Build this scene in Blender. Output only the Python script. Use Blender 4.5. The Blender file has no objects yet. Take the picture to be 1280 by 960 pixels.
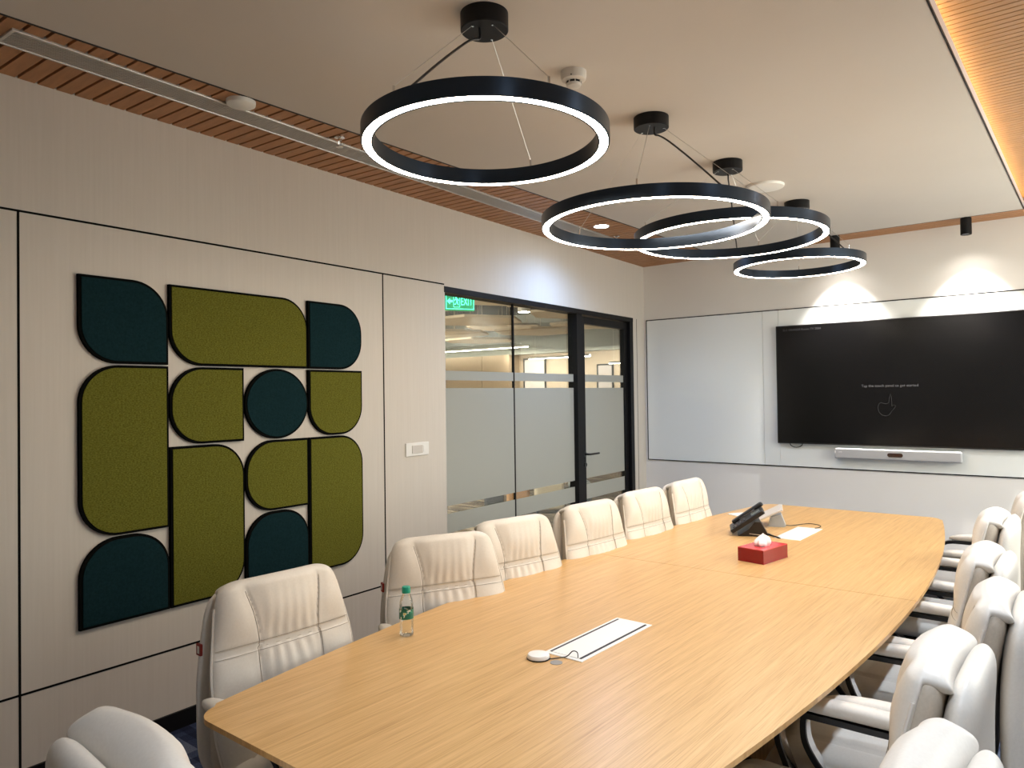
import bpy, bmesh, math, random
from math import sin, cos, pi, radians, sqrt, exp, atan2
from mathutils import Vector, Matrix
random.seed(7)
SC = bpy.context.scene
COL = SC.collection

# ------------------------------------------------------------------ helpers
def V(*a): return Vector(a)

class MB:
    """collects shapes and links them as one mesh object"""
    def __init__(s): s.v = []; s.f = []; s.sm = []
    def add(s, vs, fs, smooth=False):
        n = len(s.v); s.v += [tuple(v) for v in vs]
        s.f += [tuple(i + n for i in f) for f in fs]; s.sm += [smooth] * len(fs)
        return s
    def box(s, lo, hi, M=None):
        x0, y0, z0 = lo; x1, y1, z1 = hi
        vs = [V(x0,y0,z0),V(x1,y0,z0),V(x1,y1,z0),V(x0,y1,z0),V(x0,y0,z1),V(x1,y0,z1),V(x1,y1,z1),V(x0,y1,z1)]
        if M is not None: vs = [M @ v for v in vs]
        return s.add(vs, [(0,3,2,1),(4,5,6,7),(0,1,5,4),(1,2,6,5),(2,3,7,6),(3,0,4,7)])
    def bbox(s, lo, hi, b=.003, M=None, seg=2):
        bm = bmesh.new(); bmesh.ops.create_cube(bm, size=1)
        for v in bm.verts:
            v.co = V(*[(lo[i] + hi[i]) / 2 + v.co[i] * (hi[i] - lo[i]) for i in range(3)])
        bmesh.ops.bevel(bm, geom=bm.edges[:], offset=b, segments=seg, affect='EDGES', profile=.5)
        vs = [(M @ v.co if M is not None else v.co.copy()) for v in bm.verts]
        fs = [tuple(v.index for v in f.verts) for f in bm.faces]; bm.free()
        return s.add(vs, fs, False)
    def tube(s, pts, r, n=8, close=False, caps=True):
        pts = [Vector(p) for p in pts]; N = len(pts); vs = []; prev = None
        for i, p in enumerate(pts):
            if close: t = pts[(i + 1) % N] - pts[i - 1]
            else: t = pts[min(i + 1, N - 1)] - pts[max(i - 1, 0)]
            t.normalize()
            if prev is None:
                a = V(0,0,1) if abs(t.z) < .9 else V(1,0,0)
                u = t.cross(a).normalized()
            else:
                u = (prev - t * prev.dot(t)).normalized()
            prev = u; w = t.cross(u)
            rr = r[i] if isinstance(r, (list, tuple)) else r
            for k in range(n):
                a = 2 * pi * k / n; vs.append(p + (u * cos(a) + w * sin(a)) * rr)
        fs = []
        for i in range(N if close else N - 1):
            j = (i + 1) % N
            for k in range(n):
                l = (k + 1) % n; fs.append((i*n + k, i*n + l, j*n + l, j*n + k))
        if caps and not close: fs += [tuple(range(n))[::-1], tuple(range((N-1)*n, N*n))]
        return s.add(vs, fs, True)
    def lathe(s, prof, n=32, M=None, smooth=True):
        vs = []
        for r, z in prof:
            for k in range(n):
                a = 2 * pi * k / n; v = V(max(r, 1e-5) * cos(a), max(r, 1e-5) * sin(a), z)
                vs.append(M @ v if M is not None else v)
        fs = []
        for i in range(len(prof) - 1):
            for k in range(n):
                l = (k + 1) % n; fs.append((i*n + k, i*n + l, (i+1)*n + l, (i+1)*n + k))
        return s.add(vs, fs, smooth)
    def prism(s, poly, z0, z1, M=None):
        n = len(poly)
        vs = [V(p[0], p[1], z0) for p in poly] + [V(p[0], p[1], z1) for p in poly]
        if M is not None: vs = [M @ v for v in vs]
        fs = [tuple(range(n))[::-1], tuple(range(n, 2*n))] + [(i, (i+1) % n, n + (i+1) % n, n + i) for i in range(n)]
        return s.add(vs, fs)
    def sweep(s, path, sec):
        """path: list of (point, side vector, up vector); sec: list of (a, b) offsets"""
        n = len(sec); vs = []
        for p, u, w in path:
            for a, b in sec: vs.append(Vector(p) + Vector(u) * a + Vector(w) * b)
        fs = []
        for i in range(len(path) - 1):
            for k in range(n):
                l = (k + 1) % n; fs.append((i*n + k, i*n + l, (i+1)*n + l, (i+1)*n + k))
        fs += [tuple(range(n))[::-1], tuple(range((len(path)-1)*n, len(path)*n))]
        return s.add(vs, fs, True)
    def build(s, name, mat, parent=None, merge=False, auto=35):
        me = bpy.data.meshes.new(name); me.from_pydata([tuple(v) for v in s.v], [], s.f)
        bm = bmesh.new(); bm.from_mesh(me)
        for f, smf in zip(bm.faces, s.sm): f.smooth = smf
        if merge: bmesh.ops.remove_doubles(bm, verts=bm.verts, dist=1e-5)
        bmesh.ops.recalc_face_normals(bm, faces=bm.faces)
        if any(s.sm):
            for e in bm.edges:
                if len(e.link_faces) == 2 and e.calc_face_angle(0) > radians(auto): e.smooth = False
        bm.to_mesh(me); bm.free()
        if mat is not None: me.materials.append(mat)
        o = bpy.data.objects.new(name, me); COL.objects.link(o)
        if parent is not None: o.parent = parent
        return o

def tag(o, label=None, cat=None, group=None, kind=None):
    if label: o['label'] = label
    if cat: o['category'] = cat
    if group: o['group'] = group
    if kind: o['kind'] = kind
    return o
def empty(name, loc=(0,0,0), rz=0, label=None, cat=None, group=None, rot=None):
    o = bpy.data.objects.new(name, None); COL.objects.link(o); o.location = loc
    o.rotation_euler = rot if rot else (0, 0, rz); o.empty_display_size = .1
    return tag(o, label, cat, group)
KIDS = {}
def copy_tree(o, parent=None):
    c = o.copy(); COL.objects.link(c)
    if parent is not None: c.parent = parent
    for ch in [x for x in bpy.data.objects if x.parent == o]: copy_tree(ch, c)
    return c
WIN_FILL_W = 80  # power of the fill light behind the added window
def struct(o): o['kind'] = 'structure'; return o

def crom(c, n=6):
    out = []
    for i in range(len(c) - 1):
        P = [c[max(i-1,0)], c[i], c[i+1], c[min(i+2, len(c)-1)]]
        for q in range(n):
            u = q / n; out.append(.5 * ((2*P[1]) + (-P[0]+P[2])*u + (2*P[0]-5*P[1]+4*P[2]-P[3])*u*u + (-P[0]+3*P[1]-3*P[2]+P[3])*u**3))
    return out + [c[-1]]
def text_mesh(name, body, size, mat, parent, M, extrude=.0006, align='CENTER', sx=1.0):
    cu = bpy.data.curves.new(name, 'FONT'); cu.body = body; cu.size = size; cu.extrude = extrude
    cu.align_x = align; cu.align_y = 'CENTER'; cu.resolution_u = 2
    t = bpy.data.objects.new(name, cu); COL.objects.link(t)
    bpy.context.view_layer.update()
    me = bpy.data.meshes.new_from_object(t.evaluated_get(bpy.context.evaluated_depsgraph_get()))
    bpy.data.objects.remove(t)
    me.transform(M @ Matrix.Diagonal((sx, 1, 1, 1))); me.materials.clear(); me.materials.append(mat)
    o = bpy.data.objects.new(name, me); COL.objects.link(o)
    if parent is not None: o.parent = parent
    return o

# ------------------------------------------------------------------ materials
def mat(name, col, rough=.5, metal=0.0, spec=.5, coat=0, sheen=0):
    m = bpy.data.materials.new(name); m.use_nodes = True
    b = m.node_tree.nodes['Principled BSDF']
    b.inputs['Base Color'].default_value = (*col, 1); b.inputs['Roughness'].default_value = rough
    b.inputs['Metallic'].default_value = metal; b.inputs['Specular IOR Level'].default_value = spec
    b.inputs['Coat Weight'].default_value = coat; b.inputs['Sheen Weight'].default_value = sheen
    return m
def N(m, t, **kw):
    n = m.node_tree.nodes.new(t)
    for k, v in kw.items(): setattr(n, k, v)
    return n
def L(m, a, b): m.node_tree.links.new(a, b)
def bsdf(m): return m.node_tree.nodes['Principled BSDF']
def ramp(m, stops, interp='LINEAR'):
    r = N(m, 'ShaderNodeValToRGB'); r.color_ramp.interpolation = interp
    e = r.color_ramp.elements
    while len(e) < len(stops): e.new(.5)
    for i, (p, c) in enumerate(stops): e[i].position = p; e[i].color = (*c, 1)
    return r
def noisy(name, c1, c2, scale=(1,1,1), nscale=8, rough=.5, bump=.0, detail=6, metal=0, spec=.5, coord='Object', lo=.3, hi=.7, bdist=.002, rot=(0,0,0)):
    m = mat(name, c1, rough, metal, spec)
    tc = N(m, 'ShaderNodeTexCoord'); mp = N(m, 'ShaderNodeMapping'); mp.inputs['Scale'].default_value = scale
    mp.inputs['Rotation'].default_value = rot
    n = N(m, 'ShaderNodeTexNoise'); n.inputs['Scale'].default_value = nscale; n.inputs['Detail'].default_value = detail
    r = ramp(m, [(lo, c1), (hi, c2)])
    L(m, tc.outputs[coord], mp.inputs[0]); L(m, mp.outputs[0], n.inputs[0]); L(m, n.outputs['Fac'], r.inputs[0])
    L(m, r.outputs[0], bsdf(m).inputs['Base Color'])
    if bump:
        b = N(m, 'ShaderNodeBump'); b.inputs['Strength'].default_value = bump; b.inputs['Distance'].default_value = bdist
        L(m, n.outputs['Fac'], b.inputs['Height']); L(m, b.outputs[0], bsdf(m).inputs['Normal'])
    return m
def emis(name, col, strength, base=(.8,.8,.8)):
    m = mat(name, base, .5); b = bsdf(m)
    b.inputs['Emission Color'].default_value = (*col, 1); b.inputs['Emission Strength'].default_value = strength
    return m

M_wall = noisy('wall_laminate', (.595,.55,.495), (.64,.595,.54), scale=(28,28,.8), nscale=3, rough=.55, spec=.3, lo=.2, hi=.8)
M_wallb = noisy('painted_wall', (.80,.785,.76), (.82,.805,.78), nscale=2, rough=.6, spec=.3)
M_ceil = noisy('ceiling_paint', (.585,.545,.50), (.605,.565,.52), nscale=1.5, rough=.8, spec=.1)
M_black = mat('black_powder_coat', (.006,.006,.007), .45, spec=.2)
M_ring = mat('black_aluminium_blue_sheen', (.035,.05,.075), .30, .8)  # blue of reflected cool light is put into the black metal's colour
M_groove = mat('black_groove', (.004,.004,.004), .8, spec=.1)
M_slat = noisy('wood_slat', (.36,.165,.065), (.46,.215,.088), scale=(2,14,14), nscale=4, rough=.5)
M_slat2 = noisy('wood_slat_right', (.36,.19,.08), (.44,.24,.10), scale=(2,20,20), nscale=4, rough=.45)
M_slatback = mat('slat_backing', (.03,.012,.006), .8)
M_alu = mat('brushed_aluminium', (.62,.60,.57), .35, .8)
M_dark = mat('dark_void', (.01,.01,.01), .9)
M_chrome = mat('chrome', (.75,.75,.76), .12, 1)
M_white = mat('white_plastic', (.80,.79,.76), .35)
M_white2 = mat('off_white_plastic', (.62,.58,.53), .45)
M_leather = noisy('cream_leather', (.68,.645,.59), (.72,.685,.63), nscale=160, rough=.42, bump=.06, bdist=.0006, spec=.45)
M_leather_shade = noisy('shaded_cream_leather', (.48,.42,.345), (.53,.465,.385), nscale=160, rough=.5, bump=.06, bdist=.0006, spec=.35)  # cream leather darkened: shade between the back layers put into its colour
M_stitch = mat('seam_stitching', (.30,.27,.23), .8)
M_pbk = mat('black_plastic', (.010,.010,.011), .35)
M_red = mat('red_tag', (.32,.03,.02), .6)
M_white_tv = mat('screen_text_grey', (.11,.11,.12), .6)
M_green = noisy('olive_felt', (.085,.085,.010), (.165,.165,.028), scale=(1,1,2.2), nscale=120, rough=.95, bump=.35, detail=9, spec=.08, lo=.35, hi=.68, bdist=.003)
M_teal = noisy('teal_felt', (.0045,.019,.023), (.008,.028,.034), nscale=110, rough=.95, bump=.25, detail=9, spec=.08, bdist=.002)
M_felt_edge = mat('black_felt_edge', (.004,.0045,.004), .95, spec=.05)
M_frost = None

def wood_table():
    m = mat('oak_veneer', (.55,.34,.16), .32, spec=.5)
    tc = N(m, 'ShaderNodeTexCoord')
    mp = N(m, 'ShaderNodeMapping'); mp.inputs['Scale'].default_value = (26, .55, 1)
    n = N(m, 'ShaderNodeTexNoise'); n.inputs['Scale'].default_value = 3.2; n.inputs['Detail'].default_value = 7; n.inputs['Roughness'].default_value = .62
    mp2 = N(m, 'ShaderNodeMapping'); mp2.inputs['Scale'].default_value = (150, 2.2, 1)
    n2 = N(m, 'ShaderNodeTexNoise'); n2.inputs['Scale'].default_value = 3; n2.inputs['Detail'].default_value = 3
    r = ramp(m, [(.25, (.53,.305,.115)), (.5, (.64,.395,.165)), (.75, (.72,.46,.205))])
    r2 = ramp(m, [(.30, (.70,.62,.54)), (.52, (1,1,1))])
    mx = N(m, 'ShaderNodeMix', data_type='RGBA', blend_type='MULTIPLY'); mx.inputs[0].default_value = .75
    for a, b in ((mp, n), (mp2, n2)):
        L(m, tc.outputs['Object'], a.inputs[0]); L(m, a.outputs[0], b.inputs[0])
    L(m, n.outputs['Fac'], r.inputs[0]); L(m, n2.outputs['Fac'], r2.inputs[0])
    L(m, r.outputs[0], mx.inputs[6]); L(m, r2.outputs[0], mx.inputs[7]); L(m, mx.outputs[2], bsdf(m).inputs['Base Color'])
    bp = N(m, 'ShaderNodeBump'); bp.inputs['Strength'].default_value = .05; bp.inputs['Distance'].default_value = .001
    L(m, n2.outputs['Fac'], bp.inputs['Height']); L(m, bp.outputs[0], bsdf(m).inputs['Normal'])
    return m
M_oak = wood_table()

def cell_carpet(name, sizes, stops, rot=0):
    m = mat(name, (.1,.1,.1), .95, spec=.05)
    tc = N(m, 'ShaderNodeTexCoord')
    outs = []
    for i, (sx, sy) in enumerate(sizes):
        mp = N(m, 'ShaderNodeMapping'); mp.inputs['Scale'].default_value = (sx, sy, 0); mp.inputs['Rotation'].default_value = (0, 0, rot)
        mp.inputs['Location'].default_value = (.37 * i, .21 * i, 0)
        fl = N(m, 'ShaderNodeVectorMath', operation='FLOOR'); wn = N(m, 'ShaderNodeTexWhiteNoise', noise_dimensions='2D')
        L(m, tc.outputs['Object'], mp.inputs[0]); L(m, mp.outputs[0], fl.inputs[0]); L(m, fl.outputs[0], wn.inputs[0]); outs.append(wn.outputs['Value'])
    ad = N(m, 'ShaderNodeMath', operation='ADD'); L(m, outs[0], ad.inputs[0]); L(m, outs[1], ad.inputs[1])
    hf = N(m, 'ShaderNodeMath', operation='MULTIPLY'); hf.inputs[1].default_value = .5; L(m, ad.outputs[0], hf.inputs[0])
    r = ramp(m, stops); L(m, hf.outputs[0], r.inputs[0])
    ns = N(m, 'ShaderNodeTexNoise'); ns.inputs['Scale'].default_value = 180; L(m, tc.outputs['Object'], ns.inputs[0])
    mx = N(m, 'ShaderNodeMix', data_type='RGBA', blend_type='MULTIPLY'); mx.inputs[0].default_value = .7
    rr = ramp(m, [(.3, (.5,.5,.5)), (.7, (1.3,1.3,1.3))]); L(m, ns.outputs['Fac'], rr.inputs[0])
    L(m, r.outputs[0], mx.inputs[6]); L(m, rr.outputs[0], mx.inputs[7]); L(m, mx.outputs[2], bsdf(m).inputs['Base Color'])
    return m
M_carpet = cell_carpet('blue_tile_carpet', [(4.2, 8.5), (9.0, 20.0)], [(.15, (.012,.013,.028)), (.4, (.026,.034,.068)), (.6, (.052,.068,.12)), (.8, (.11,.13,.19))])
M_carpet2 = cell_carpet('brown_striped_carpet', [(1.2, 30.0), (3.0, 14.0)], [(.1, (.04,.03,.022)), (.4, (.09,.065,.045)), (.65, (.20,.155,.11)), (.9, (.34,.29,.22))], rot=.5)

def glass_mat(name, tint=(.93,.97,.95), refl=1.0):
    m = bpy.data.materials.new(name); m.use_nodes = True; nt = m.node_tree
    for n in list(nt.nodes):
        if n.type != 'OUTPUT_MATERIAL': nt.nodes.remove(n)
    out = [n for n in nt.nodes if n.type == 'OUTPUT_MATERIAL'][0]
    tr = nt.nodes.new('ShaderNodeBsdfTransparent'); tr.inputs[0].default_value = (*tint, 1)
    gl = nt.nodes.new('ShaderNodeBsdfGlossy'); gl.inputs['Roughness'].default_value = .02; gl.inputs[0].default_value = (1,1,1,1)
    fr = nt.nodes.new('ShaderNodeFresnel'); fr.inputs[0].default_value = 1.45
    mu = nt.nodes.new('ShaderNodeMath'); mu.operation = 'MULTIPLY'; mu.inputs[1].default_value = refl
    mx = nt.nodes.new('ShaderNodeMixShader')
    nt.links.new(fr.outputs[0], mu.inputs[0]); nt.links.new(mu.outputs[0], mx.inputs[0])
    nt.links.new(tr.outputs[0], mx.inputs[1]); nt.links.new(gl.outputs[0], mx.inputs[2]); nt.links.new(mx.outputs[0], out.inputs[0])
    return m
M_glass = glass_mat('clear_glass', refl=.2)
def frost_mat():
    m = bpy.data.materials.new('frosted_film'); m.use_nodes = True; nt = m.node_tree
    for n in list(nt.nodes):
        if n.type != 'OUTPUT_MATERIAL': nt.nodes.remove(n)
    out = [n for n in nt.nodes if n.type == 'OUTPUT_MATERIAL'][0]
    a = nt.nodes.new('ShaderNodeBsdfDiffuse'); a.inputs[0].default_value = (.62,.635,.60,1)
    b = nt.nodes.new('ShaderNodeBsdfTranslucent'); b.inputs[0].default_value = (.40,.41,.385,1)
    g = nt.nodes.new('ShaderNodeBsdfGlossy'); g.inputs['Roughness'].default_value = .25
    mx = nt.nodes.new('ShaderNodeMixShader'); mx.inputs[0].default_value = .5
    mg = nt.nodes.new('ShaderNodeMixShader'); mg.inputs[0].default_value = .04
    nt.links.new(a.outputs[0], mx.inputs[1]); nt.links.new(b.outputs[0], mx.inputs[2])
    nt.links.new(mx.outputs[0], mg.inputs[1]); nt.links.new(g.outputs[0], mg.inputs[2]); nt.links.new(mg.outputs[0], out.inputs[0])
    return m
M_frost = frost_mat()
M_board = mat('white_back_painted_glass', (.82,.86,.86), .12, spec=.5)
M_tvscreen = mat('tv_screen', (.0055,.0055,.006), .16, spec=.28)
M_tvbody = mat('tv_body', (.008,.008,.008), .4)
M_bar = mat('soundbar_grey', (.42,.43,.45), .4, .3)

# lights as fixtures
M_led_ring = emis('ring_led', (1.0, .86, .70), 31)
M_fill_up = emis('added_ring_uplight', (1.0, .86, .70), 2)  # weak upward glow added to brighten the ceiling and upper walls
M_led_cool = emis('downlight_led', (.80, .90, 1.0), 60)
M_led_cove = emis('cove_led', (1.0, .78, .42), 19)
M_led_out = emis('office_led', (1.0, .90, .76), 22)
M_led_spot = emis('spot_led', (1.0, .93, .85), 20)

# ------------------------------------------------------------------ room frame
A = 0.0567856                       # the long wall is 3.25 degrees off the room's square
LEN, H = 6.7707, 2.8524
nl = V(cos(A), sin(A), 0); dl = V(-sin(A), cos(A), 0)
def W(s, z, d=0): return dl * s + nl * d + V(0, 0, z)
MW = Matrix(((dl.x, nl.x, 0, 0), (dl.y, nl.y, 0, 0), (0, 0, 1, 0), (0, 0, 0, 1)))   # (s, d, z) -> world
S_COR = LEN / cos(A)
XR, YN = 4.35, -1.7
S0 = YN / cos(A)
G0, G1 = 3.635, 6.52               # glazed opening along the wall
ZH = 2.303

# floor, walls
struct(MB().box((-.55, YN, -.05), (XR, LEN, 0)).build('floor', M_carpet))
w = MB()
w.box((S0 - .1, -.14, 0), (G0, 0, H + .14), MW)
w.box((G0, -.14, ZH), (G1, 0, H + .14), MW)
w.box((G1, -.14, 0), (S_COR + .02, 0, H + .14), MW)
struct(w.build('wall_left', M_wall))
struct(MB().box((-.62, LEN, 0), (XR + .12, LEN + .12, H + .14)).build('wall_back', M_wallb))
wr = MB(); WY0, WY1, WZ0, WZ1 = 3.4, 6.6, .95, 2.60
wr.box((XR, YN, 0), (XR + .12, WY0, H + .14)); wr.box((XR, WY1, 0), (XR + .12, LEN, H + .14))
wr.box((XR, WY0, 0), (XR + .12, WY1, WZ0)); wr.box((XR, WY0, WZ1), (XR + .12, WY1, H + .14))
struct(wr.build('wall_right', M_wallb))
w3 = struct(MB().box((XR + .07, WY0, WZ0), (XR + .078, WY1, WZ1)).build('added_window', M_glass))  # unseen window added in the right wall to brighten the room
wf = MB()
for y_ in (WY0, 4.45, 5.50, WY1 - .04): wf.box((XR + .05, y_, WZ0), (XR + .10, y_ + .04, WZ1))
wf.box((XR + .05, WY0, WZ0), (XR + .10, WY1, WZ0 + .04)); wf.box((XR + .05, WY0, WZ1 - .04), (XR + .10, WY1, WZ1)); wf.build('added_window_frame', M_black, w3)
li = bpy.data.lights.new('added_window_fill', 'AREA'); li.energy = WIN_FILL_W; li.color = (1, .91, .82); li.shape = 'RECTANGLE'; li.size = WZ1 - WZ0; li.size_y = WY1 - WY0  # fill light placed outside the added window
lo = bpy.data.objects.new('added_window_fill', li); COL.objects.link(lo); lo.location = (XR + .16, (WY0 + WY1) / 2, (WZ0 + WZ1) / 2); lo.rotation_euler = (0, radians(90), 0)
struct(MB().box((-.3, YN - .12, 0), (XR + .12, YN, H + .14)).build('wall_front', M_wallb))
struct(MB().box((S0, 0, 0), (G0, .012, .08), MW).build('baseboard_left', M_black))
struct(MB().box((-.385, LEN - .012, 0), (XR, LEN, .08)).build('baseboard_back', M_black))
struct(MB().box((XR - .012, YN, 0), (XR, LEN - .012, .08)).build('baseboard_right', M_black))

# black panel grooves on the left wall
tn = [0]
def trim(lo, hi, m=M_groove, M=MW):
    tn[0] += 1
    return struct(MB().box(lo, hi, M).build('trim_%d' % tn[0], m))
gw = .0045
trim((S0, -.004, 2.316 - gw), (G0, .0012, 2.316 + gw))
trim((S0, -.004, .3758 - gw), (G0, .0012, .3758 + gw))
trim((1.038 - gw, -.004, .08), (1.038 + gw, .0014, 2.316))
trim((3.053 - gw, -.004, .08), (3.053 + gw, .0014, 2.316))
trim((-.95 - gw, -.004, .08), (-.95 + gw, .0014, 2.316))
trim((6.60, -.004, 0), (6.606, .0012, 2.30))

# ------------------------------------------------------------------ ceilings
CX0, CX1, CY1 = .472, 2.884, 6.50
struct(MB().box((CX0, YN, H), (CX1, CY1, H + .036)).build('ceiling', M_ceil))
struct(MB().box((-.7, YN - .1, H + .14), (XR + .12, LEN + .12, H + .2)).build('ceiling', M_dark))
trim((CX0 - .012, YN, H - .001), (CX0, CY1, H + .03), M_black, None)
trim((CX0 - .012, CY1, H - .001), (CX1, CY1 + .008, H + .03), M_black, None)
trim((CX1, YN, H - .002), (CX1 + .006, CY1, H + .008), M_black, None)
fascia = mat('fascia_white', (.62,.63,.68), .3)
trim((CX1 + .0, YN, H + .008), (CX1 + .006, CY1, H + .052), fascia, None)

# left slatted timber strip: slats run square to the left wall
sl = MB(); pitch = .072; s = S0
while s < S_COR - .02:
    a, b = s + .006, s + pitch - .006
    def far(q):   # distance from wall to the ceiling edge
        return (CX0 - .012 + sin(A) * q) / cos(A)
    z0, z1 = H, H + .02
    b2 = min(b, S_COR)
    P = [W(a, 0, 0), W(b2, 0, 0), W(b2, 0, far(b2)), W(a, 0, far(a))]
    if max(p.y for p in P) > LEN: P = [V(p.x, min(p.y, LEN), 0) for p in P]
    if P[3].y < CY1 or True: sl.prism([(p.x, p.y) for p in P], z0, z1)
    s += pitch
sb_ = MB().prism([tuple(W(S0, 0)[:2]), tuple(W(S_COR, 0)[:2]), (CX0, LEN), (CX0, YN)], H + .02, H + .04)
struct(sl.build('ceiling', M_slat)); struct(sb_.build('ceiling', M_slatback))
# strip along the screen wall
sl = MB()
for k in range(4):
    y0 = CY1 + .008 + k * .0665
    sl.box((CX0 - .012, y0 + .004, H), (XR, min(y0 + .0625, LEN), H + .02))
struct(sl.build('ceiling', M_slat))
struct(MB().box((CX0, CY1, H + .02), (XR, LEN, H + .04)).build('ceiling', M_slatback))
# raised timber ceiling on the right, lit from the cove
ZR = 2.935
sl = MB(); y = YN
while y < CY1:
    sl.box((2.74, y + .003, ZR), (XR, min(y + .037, CY1), ZR + .02)); y += .040
struct(sl.build('ceiling', M_slat2))
struct(MB().box((2.70, YN, ZR + .02), (XR, CY1, ZR + .04)).build('ceiling', mat('slat_backing_right', (.10,.045,.018), .8)))
struct(MB().box((CX1 + .006, CY1, H), (XR, CY1 + .008, ZR + .02)).build('trim_20', M_slat))
struct(MB().box((2.70, YN, H + .036), (2.74, CY1, ZR + .02)).build('trim_21', M_ceil))
cove = MB().box((2.80, YN + .02, H + .037), (2.825, CY1 - .02, H + .045)).build('cove_strip_light', M_led_cove)
tag(cove, 'warm light strip hidden in the cove beside the slatted timber ceiling', 'strip light')

# ------------------------------------------------------------------ glazed partition
D0, D1 = -.06, -.048       # glass sits back from the wall face
def frame_part(name, lo, hi, parent, m=M_black): return MB().bbox(lo, hi, .002, MW).build(name, m, parent)
struct(MB().box((G0, -.11, 2.262), (G1, .004, ZH), MW).build('trim_22', M_black))
struct(MB().box((5.425, -.10, 0), (5.515, -.005, 2.262), MW).build('trim_23', M_black))
struct(MB().box((6.452, -.10, 0), (G1, .002, 2.262), MW).build('trim_24', M_black))
struct(MB().box((G0, -.14, 0), (G0 + .012, -.005, 2.262), MW).build('trim_25', M_alu))
def pane(name, a, b, zt=2.262):
    e = MB().box((a, D0, .02), (b, D1, zt), MW).build(name, M_glass); struct(e)
    for z0, z1 in ((.588, .722), (.776, 1.600), (1.655, 1.722)):
        MB().box((a + .002, D1 + .0004, z0), (b - .002, D1 + .0012, z1), MW).build('frosted_film', M_frost, e)
    return e
pane('window_1', G0 + .012, 4.508); pane('window_2', 4.522, 5.425)
struct(MB().box((4.508, D0 - .002, 0), (4.522, D1 + .003, 2.262), MW).build('trim_26', M_black))
struct(MB().box((G0, -.075, 0), (5.425, -.03, .03), MW).build('trim_27', M_black))
door = struct(MB().box((5.60, D0, .06), (6.385, D1, 2.19), MW).build('door_1', M_glass))
for z0, z1 in ((.588, .722), (.776, 1.600), (1.655, 1.722)):
    MB().box((5.60, D1 + .0004, z0), (6.385, D1 + .0012, z1), MW).build('frosted_film', M_frost, door)
fr = MB()
fr.bbox((5.52, -.08, .01), (5.602, -.03, 2.25), .002, MW); fr.bbox((6.383, -.08, .01), (6.448, -.03, 2.25), .002, MW)
fr.bbox((5.602, -.08, 2.185), (6.383, -.03, 2.25), .002, MW); fr.bbox((5.602, -.08, .01), (6.383, -.03, .08), .002, MW)
fr.build('door_frame', M_black, door)
hd = MB(); hd.tube([W(5.575, 1.0, -.03), W(5.575, 1.0, .018), W(5.60, 1.0, .026), W(5.74, 1.0, .026)], .009)
hd.lathe([(0, 0), (.024, 0), (.024, .006), (0, .006)], 20, Matrix.Translation(W(5.575, 1.0, -.03)) @ Matrix.Rotation(pi/2, 4, 'Y') )
hd.build('lever_handle', M_pbk, door)
MB().lathe([(0, 0), (.022, 0), (.020, .012), (0, .012)], 20, Matrix.Translation(W(5.575, .905, -.03)) @ Matrix.Rotation(pi/2, 4, 'Y')).build('lock_cylinder', M_pbk, door)

# ------------------------------------------------------------------ office beyond the glass
YF, XO = 14.0, -13.0
struct(MB().box((XO, -3, -.05), (-.56, YF, 0)).build('floor', M_carpet2))
struct(MB().box((XO, -3, 3.45), (-.7, YF + .1, 3.5)).build('ceiling', mat('dark_soffit', (.022,.022,.024), .9)))
M_far = noisy('far_wall_paint', (.50,.41,.31), (.54,.45,.34), nscale=1, rough=.7)
struct(MB().box((XO, YF, 0), (1.0, YF + .1, 3.45)).build('wall_office_end', M_far))
struct(MB().box((XO - .1, -3, 0), (XO, YF + .1, 3.45)).build('wall_office_side', M_far))
struct(MB().box((XO, -3.1, 0), (-.4, -3, 3.45)).build('wall_office_near', M_far))
struct(MB().box((-.56, LEN + .12, 0), (-.44, YF, 3.45)).build('wall_office_right', M_far))
# bulkhead
struct(MB().box((XO, 13.7, 2.50), (-.6, YF, 3.45)).build('ceiling', mat('grey_bulkhead', (.30,.31,.28), .8)))
struct(MB().box((-11.2, YF - .4, 0), (-8.66, YF, 2.50)).box((-8.64, YF - .4, 0), (-7.78, YF, 2.50)).build('wall_office_partition', noisy('tan_partition', (.36,.28,.20), (.40,.31,.22), nscale=1, rough=.7)))
# hexagonal acoustic clouds
M_cloud = mat('beige_acoustic_felt', (.74,.64,.49), .9)
hexes = []
R_ = .95
for i in range(-1, 7):
    for j in range(0, 5):
        cx = -1.75 - i * R_ * 1.50; cy = 7.2 + j * R_ * 1.74 + (R_ * .87 if i % 2 else 0)
        if (i, j) in ((3, 0), (1, 3), (5, 2)) or cx > -1.5 or cy > 12.2: continue
        hexes.append((cx, cy, 2.66 + .075 * ((i * 7 + j * 3) % 4)))
proto = None
rows = ['closest', 'second', 'third', 'fourth', 'fifth', 'sixth', 'seventh']
for k, (cx, cy, cz) in enumerate(hexes):
    if proto is None:
        mb = MB(); mb.prism([(R_ * .85 * cos(pi/3*q), R_ * .85 * sin(pi/3*q)) for q in range(6)], 0, .04)
        for q in range(0, 6, 2): mb.tube([(R_*.6*cos(pi/3*q), R_*.6*sin(pi/3*q), .04), (R_*.6*cos(pi/3*q), R_*.6*sin(pi/3*q), .66)], .004, 5)
        proto = mb.build('hanging_acoustic_panel', M_cloud); o = proto
    else:
        o = proto.copy(); COL.objects.link(o)
    o.location = (cx, cy, cz)
    tag(o, 'beige hexagonal acoustic cloud hanging under the dark office ceiling beyond the glass', 'acoustic panel', 'hexagonal acoustic clouds in the office')
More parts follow.
